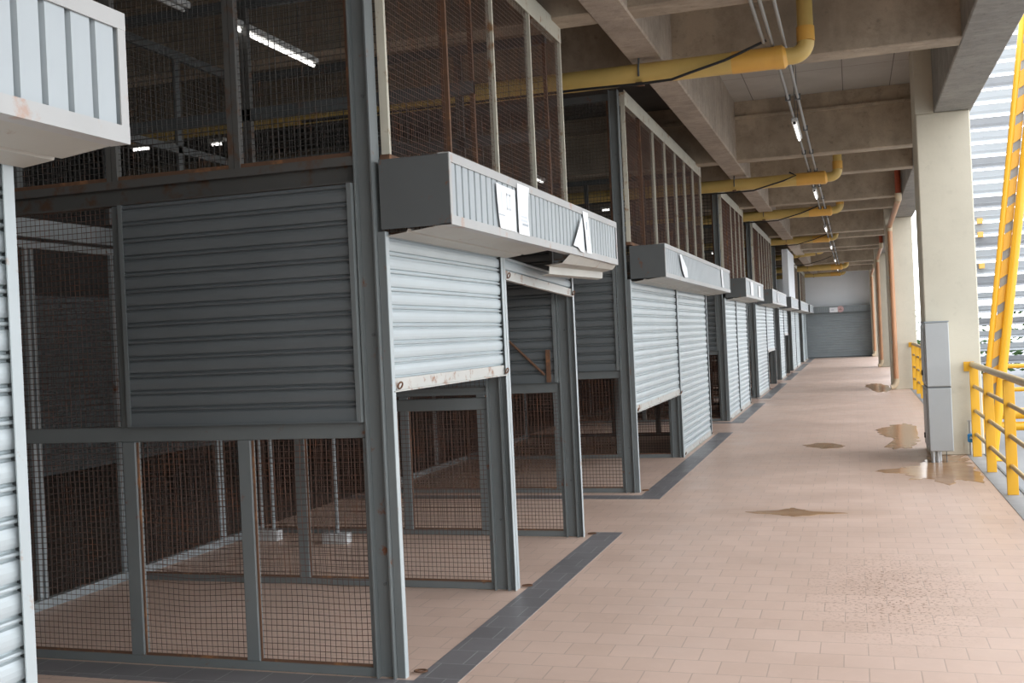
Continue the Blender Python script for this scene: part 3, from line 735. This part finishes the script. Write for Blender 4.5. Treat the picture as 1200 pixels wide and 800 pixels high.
# ------------------------------------------------------------------ guard railings
def railing(y0, y1, posts, label):
    t = thing('guard_railing', (1.29, y0, 0), label, 'railing', 'yellow guard railings at the open edge')
    MB().tube([(1.29, y0, 1.055), (1.29, y1, 1.055)], .033, 14).build('handrail', 'rail_tube', t, True)
    for z in (.81, .53, .26): MB().tube([(1.29, y0, z), (1.29, y1-.05, z)], .021, 10).build('rail', 'rail_tube', t, True)
    for y in posts:
        MB().cbox(1.243, 1.337, y, y+.022, .004, 1.03, .003).build('post', 'yellow', t)
    MB().box(1.20, 1.31, y1-.012, y1, .98, 1.09).build('end_plate', 'yellow', t)
railing(4.0, 13.48, [13.3, 11.95, 10.42, 8.9, 7.4, 5.9, 4.4], 'yellow guard railing ending at the broad column')
railing(14.35, 26.55, [26.3, 24.8, 23.3, 21.8, 20.3, 18.8, 17.3, 15.8, 14.5], 'yellow guard railing between the broad column and the second')

# ------------------------------------------------------------------ outside
struct(MB().box(1.38, 60, -40, 90, -.35, -.14).build('ground', 'ground'), 'pale concrete ground outside the walkway', 'ground')
def brace(y, label):
    t = thing('roof_brace', (1.55, y, -.14), label, 'brace', 'yellow leaning roof braces')
    L = lambda z: Vector((1.415+.131*z, y, z)); R = lambda z: Vector((1.565+.137*z, y-.05, z))
    MB().tube([L(-.14), L(7)], .034, 14).build('tube', 'yellow', t, True)
    MB().tube([R(-.14), R(7)], .052, 14).build('tube', 'yellow', t, True)
    m = MB()
    a, b = L(-.1), L(6.9)
    m.hexa([(a.x+.04, y+.02, a.z), (a.x+.12, y+.02, a.z), (a.x+.12, y+.03, a.z), (a.x+.04, y+.03, a.z), (b.x+.04, y+.02, b.z), (b.x+.12, y+.02, b.z), (b.x+.12, y+.03, b.z), (b.x+.04, y+.03, b.z)])
    m.build('backing_bar', 'conduit', t)
    z = .75
    while z < 6.8:
        p, q = L(z), L(z+.21)
        MB().hexa([(p.x+.03, y+.0, z), (p.x+.125, y+.0, z+.06), (p.x+.125, y+.018, z+.06), (p.x+.03, y+.018, z), (q.x+.03, y+.0, z+.21), (q.x+.125, y+.0, z+.27), (q.x+.125, y+.018, z+.27), (q.x+.03, y+.018, z+.21)]).build('batten', 'yellow', t)
        z += .325
    MB().cbox(1.34, 1.70, y-.2, y+.15, -.14, -.12, .004).build('base_plate', 'yellow', t)
brace(14.2, 'yellow leaning lattice brace just outside the railing')
brace(27.6, 'second yellow lattice brace half hidden behind the broad column')
t = thing('crash_barrier', (3.6, 15.6, -.14), 'low yellow tube barrier across the outside ground', 'barrier')
for z, r in ((.93, .03), (.62, .03), (.30, .075), (.13, .06)):
    MB().tube([(1.7, 15.6, z), (6.5, 15.6, z)], r, 12).build('rail', 'yellow', t, True)
for x in (2.9, 4.5, 6.1): MB().box(x-.04, x+.04, 15.57, 15.63, -.14, .95).build('post', 'yellow', t)
# louvred facade
t = thing('louvred_facade', (8.5, 31.0, -.14), 'white louvred metal facade beyond the open edge', 'facade')
z = .35; k = 0; rr = random.Random(3)
while z < 13:
    h = .30 if z > 2.2 else .20
    mat = 'louvre' if k % 3 else 'louvre_grey'
    y = 31.0+rr.uniform(-.01, .01)
    MB().sheet([(0, 0), (.0, .02), (-.05, .06), (-.015, h*.45), (-.065, h*.5), (-.03, h*.9), (-.02, h)], (1.75, y, z), (1,0,0), (0,-1,0), (0,0,1), 16, .004).build('louvre_blade', mat, t)
    z += h+(.05 if z > 2.2 else .14); k += 1
for x in (3.0, 6.0, 9.0, 12.0, 15.0): MB().box(x-.05, x+.05, 31.1, 31.2, -.14, 13).build('upright', 'louvre_grey', t)
for z in (2.95, 3.78, 4.14): MB().box(3.24, 3.38, 30.88, 31.0, z-.06, z+.08).build('bracket', 'orange_sleeve', t)
# hedge behind the facade
m = MB(); rr = random.Random(5)
for i in range(2600):
    x, y, z = rr.uniform(1.6, 18), rr.uniform(33, 34.2), min(1.9, abs(rr.gauss(.7, .55))); s = rr.uniform(.06, .14)
    a, b = rr.uniform(0, 6.3), rr.uniform(-1, 1)
    u = Vector((cos(a), sin(a), b*.5))*s; v = Vector((-sin(a)*.5, cos(a)*.5, .8))*s; p = Vector((x, y, max(z, 0)))
    m.add([p-u, p+v*.5, p+u, p-v*.5], [(0,1,2,3)])
tag(m.build('hedge', 'hedge'), 'dark green hedge seen through the gaps of the louvred facade', 'hedge', kind='stuff')

# ------------------------------------------------------------------ puddles
def puddle(pts, label):
    n = len(pts); cx = sum(p[0] for p in pts)/n; cy = sum(p[1] for p in pts)/n
    out = []
    for i in range(n):
        p0, p1, p2, p3 = pts[i-1], pts[i], pts[(i+1)%n], pts[(i+2)%n]
        for k in range(6):
            s = k/6
            q = [.5*((2*p1[j])+(-p0[j]+p2[j])*s+(2*p0[j]-5*p1[j]+4*p2[j]-p3[j])*s*s+(-p0[j]+3*p1[j]-3*p2[j]+p3[j])*s**3) for j in (0, 1)]
            j = 1+.06*sin(i*3.1+k*1.9)
            out.append((cx+(q[0]-cx)*j+.035*sin(q[1]*19+i), cy+(q[1]-cy)*j))
    N = len(out)
    vs = [(cx, cy, .0035)] + [(a, b, .0032) for a, b in out] + [(cx+(a-cx)*1.02, cy+(b-cy)*1.02, .0) for a, b in out]
    fs = [(0, 1+i, 1+(i+1)%N) for i in range(N)] + [(1+i, 1+N+i, 1+N+(i+1)%N, 1+(i+1)%N) for i in range(N)]
    tag(MB().add(vs, fs).build('puddle', 'water'), label, 'puddle', 'puddles on the walkway tiles')
puddle([(.22, 12.2), (.55, 12.5), (.70, 12.9), (.80, 13.4), (1.1, 13.43), (1.15, 13.0), (1.14, 12.34), (1.17, 11.7), (1.10, 11.25), (.95, 11.45), (.80, 11.1), (.66, 11.55), (.52, 11.45), (.47, 11.9), (.30, 11.95)], 'large brown puddle in front of the electrical cabinet')
puddle([(.29, 16.84), (.60, 17.6), (.78, 17.4), (.76, 15.5), (.68, 14.76), (.55, 14.3), (.34, 14.4), (.48, 15.33), (.33, 15.94)], 'long brown puddle beyond the electrical cabinet')
puddle([(-.67, 14.74), (-.51, 15.04), (-.23, 14.79), (-.18, 14.58), (-.44, 14.35)], 'small brown puddle mid walkway level with the cabinet')
puddle([(-.92, 9.47), (-.75, 9.55), (-.57, 9.70), (-.46, 9.53), (-.17, 9.45), (-.34, 9.38), (-.51, 9.27), (-.73, 9.36)], 'narrow brown puddle mid walkway, nearest the viewpoint')
puddle([(.22, 28.5), (.50, 29.4), (.76, 28.14), (.74, 26.3), (.48, 25.8)], 'brown puddle at the foot of the second column')

# ------------------------------------------------------------------ light and camera
wd = bpy.data.worlds.new('sky'); bpy.context.scene.world = wd; wd.use_nodes = True
nt = wd.node_tree; bg = nt.nodes['Background']
tc = nt.nodes.new('ShaderNodeTexCoord'); sp = nt.nodes.new('ShaderNodeSeparateXYZ'); nt.links.new(tc.outputs['Generated'], sp.inputs[0])
c = mix(nt, ramp(nt, sp.outputs['Z'], 0, 1), (.95, .97, 1.0), (.80, .88, 1.0)); nt.links.new(c, bg.inputs['Color'])
bg.inputs['Strength'].default_value = 4.2
sc = bpy.context.scene
F, yaw, pitch, roll = 1255.09, .309, -.002467, -.046256
f = Vector((-sin(yaw)*cos(pitch), cos(yaw)*cos(pitch), sin(pitch))); r = Vector((cos(yaw), sin(yaw), 0)); u = r.cross(f)
r2 = r*cos(roll)+u*sin(roll); u2 = -r*sin(roll)+u*cos(roll)
cam = bpy.data.cameras.new('camera'); co = bpy.data.objects.new('camera', cam); C.objects.link(co)
mw = Matrix((r2, u2, -f)).transposed().to_4x4(); mw.translation = (0, 0, 1.6); co.matrix_world = mw
cam.sensor_width = 36; cam.lens = F/1200*36; cam.clip_start = .05; cam.clip_end = 300
sc.camera = co
sc.view_settings.view_transform = 'Standard'; sc.view_settings.look = 'None'; sc.view_settings.gamma = 1
sc.view_settings.exposure = 0; sc.view_settings.use_curve_mapping = False
try:
    sc.cycles.use_denoising = True; sc.cycles.max_bounces = 8; sc.cycles.diffuse_bounces = 6
except Exception: pass
for o in list(C.objects):
    if 'o' in o: del o['o']
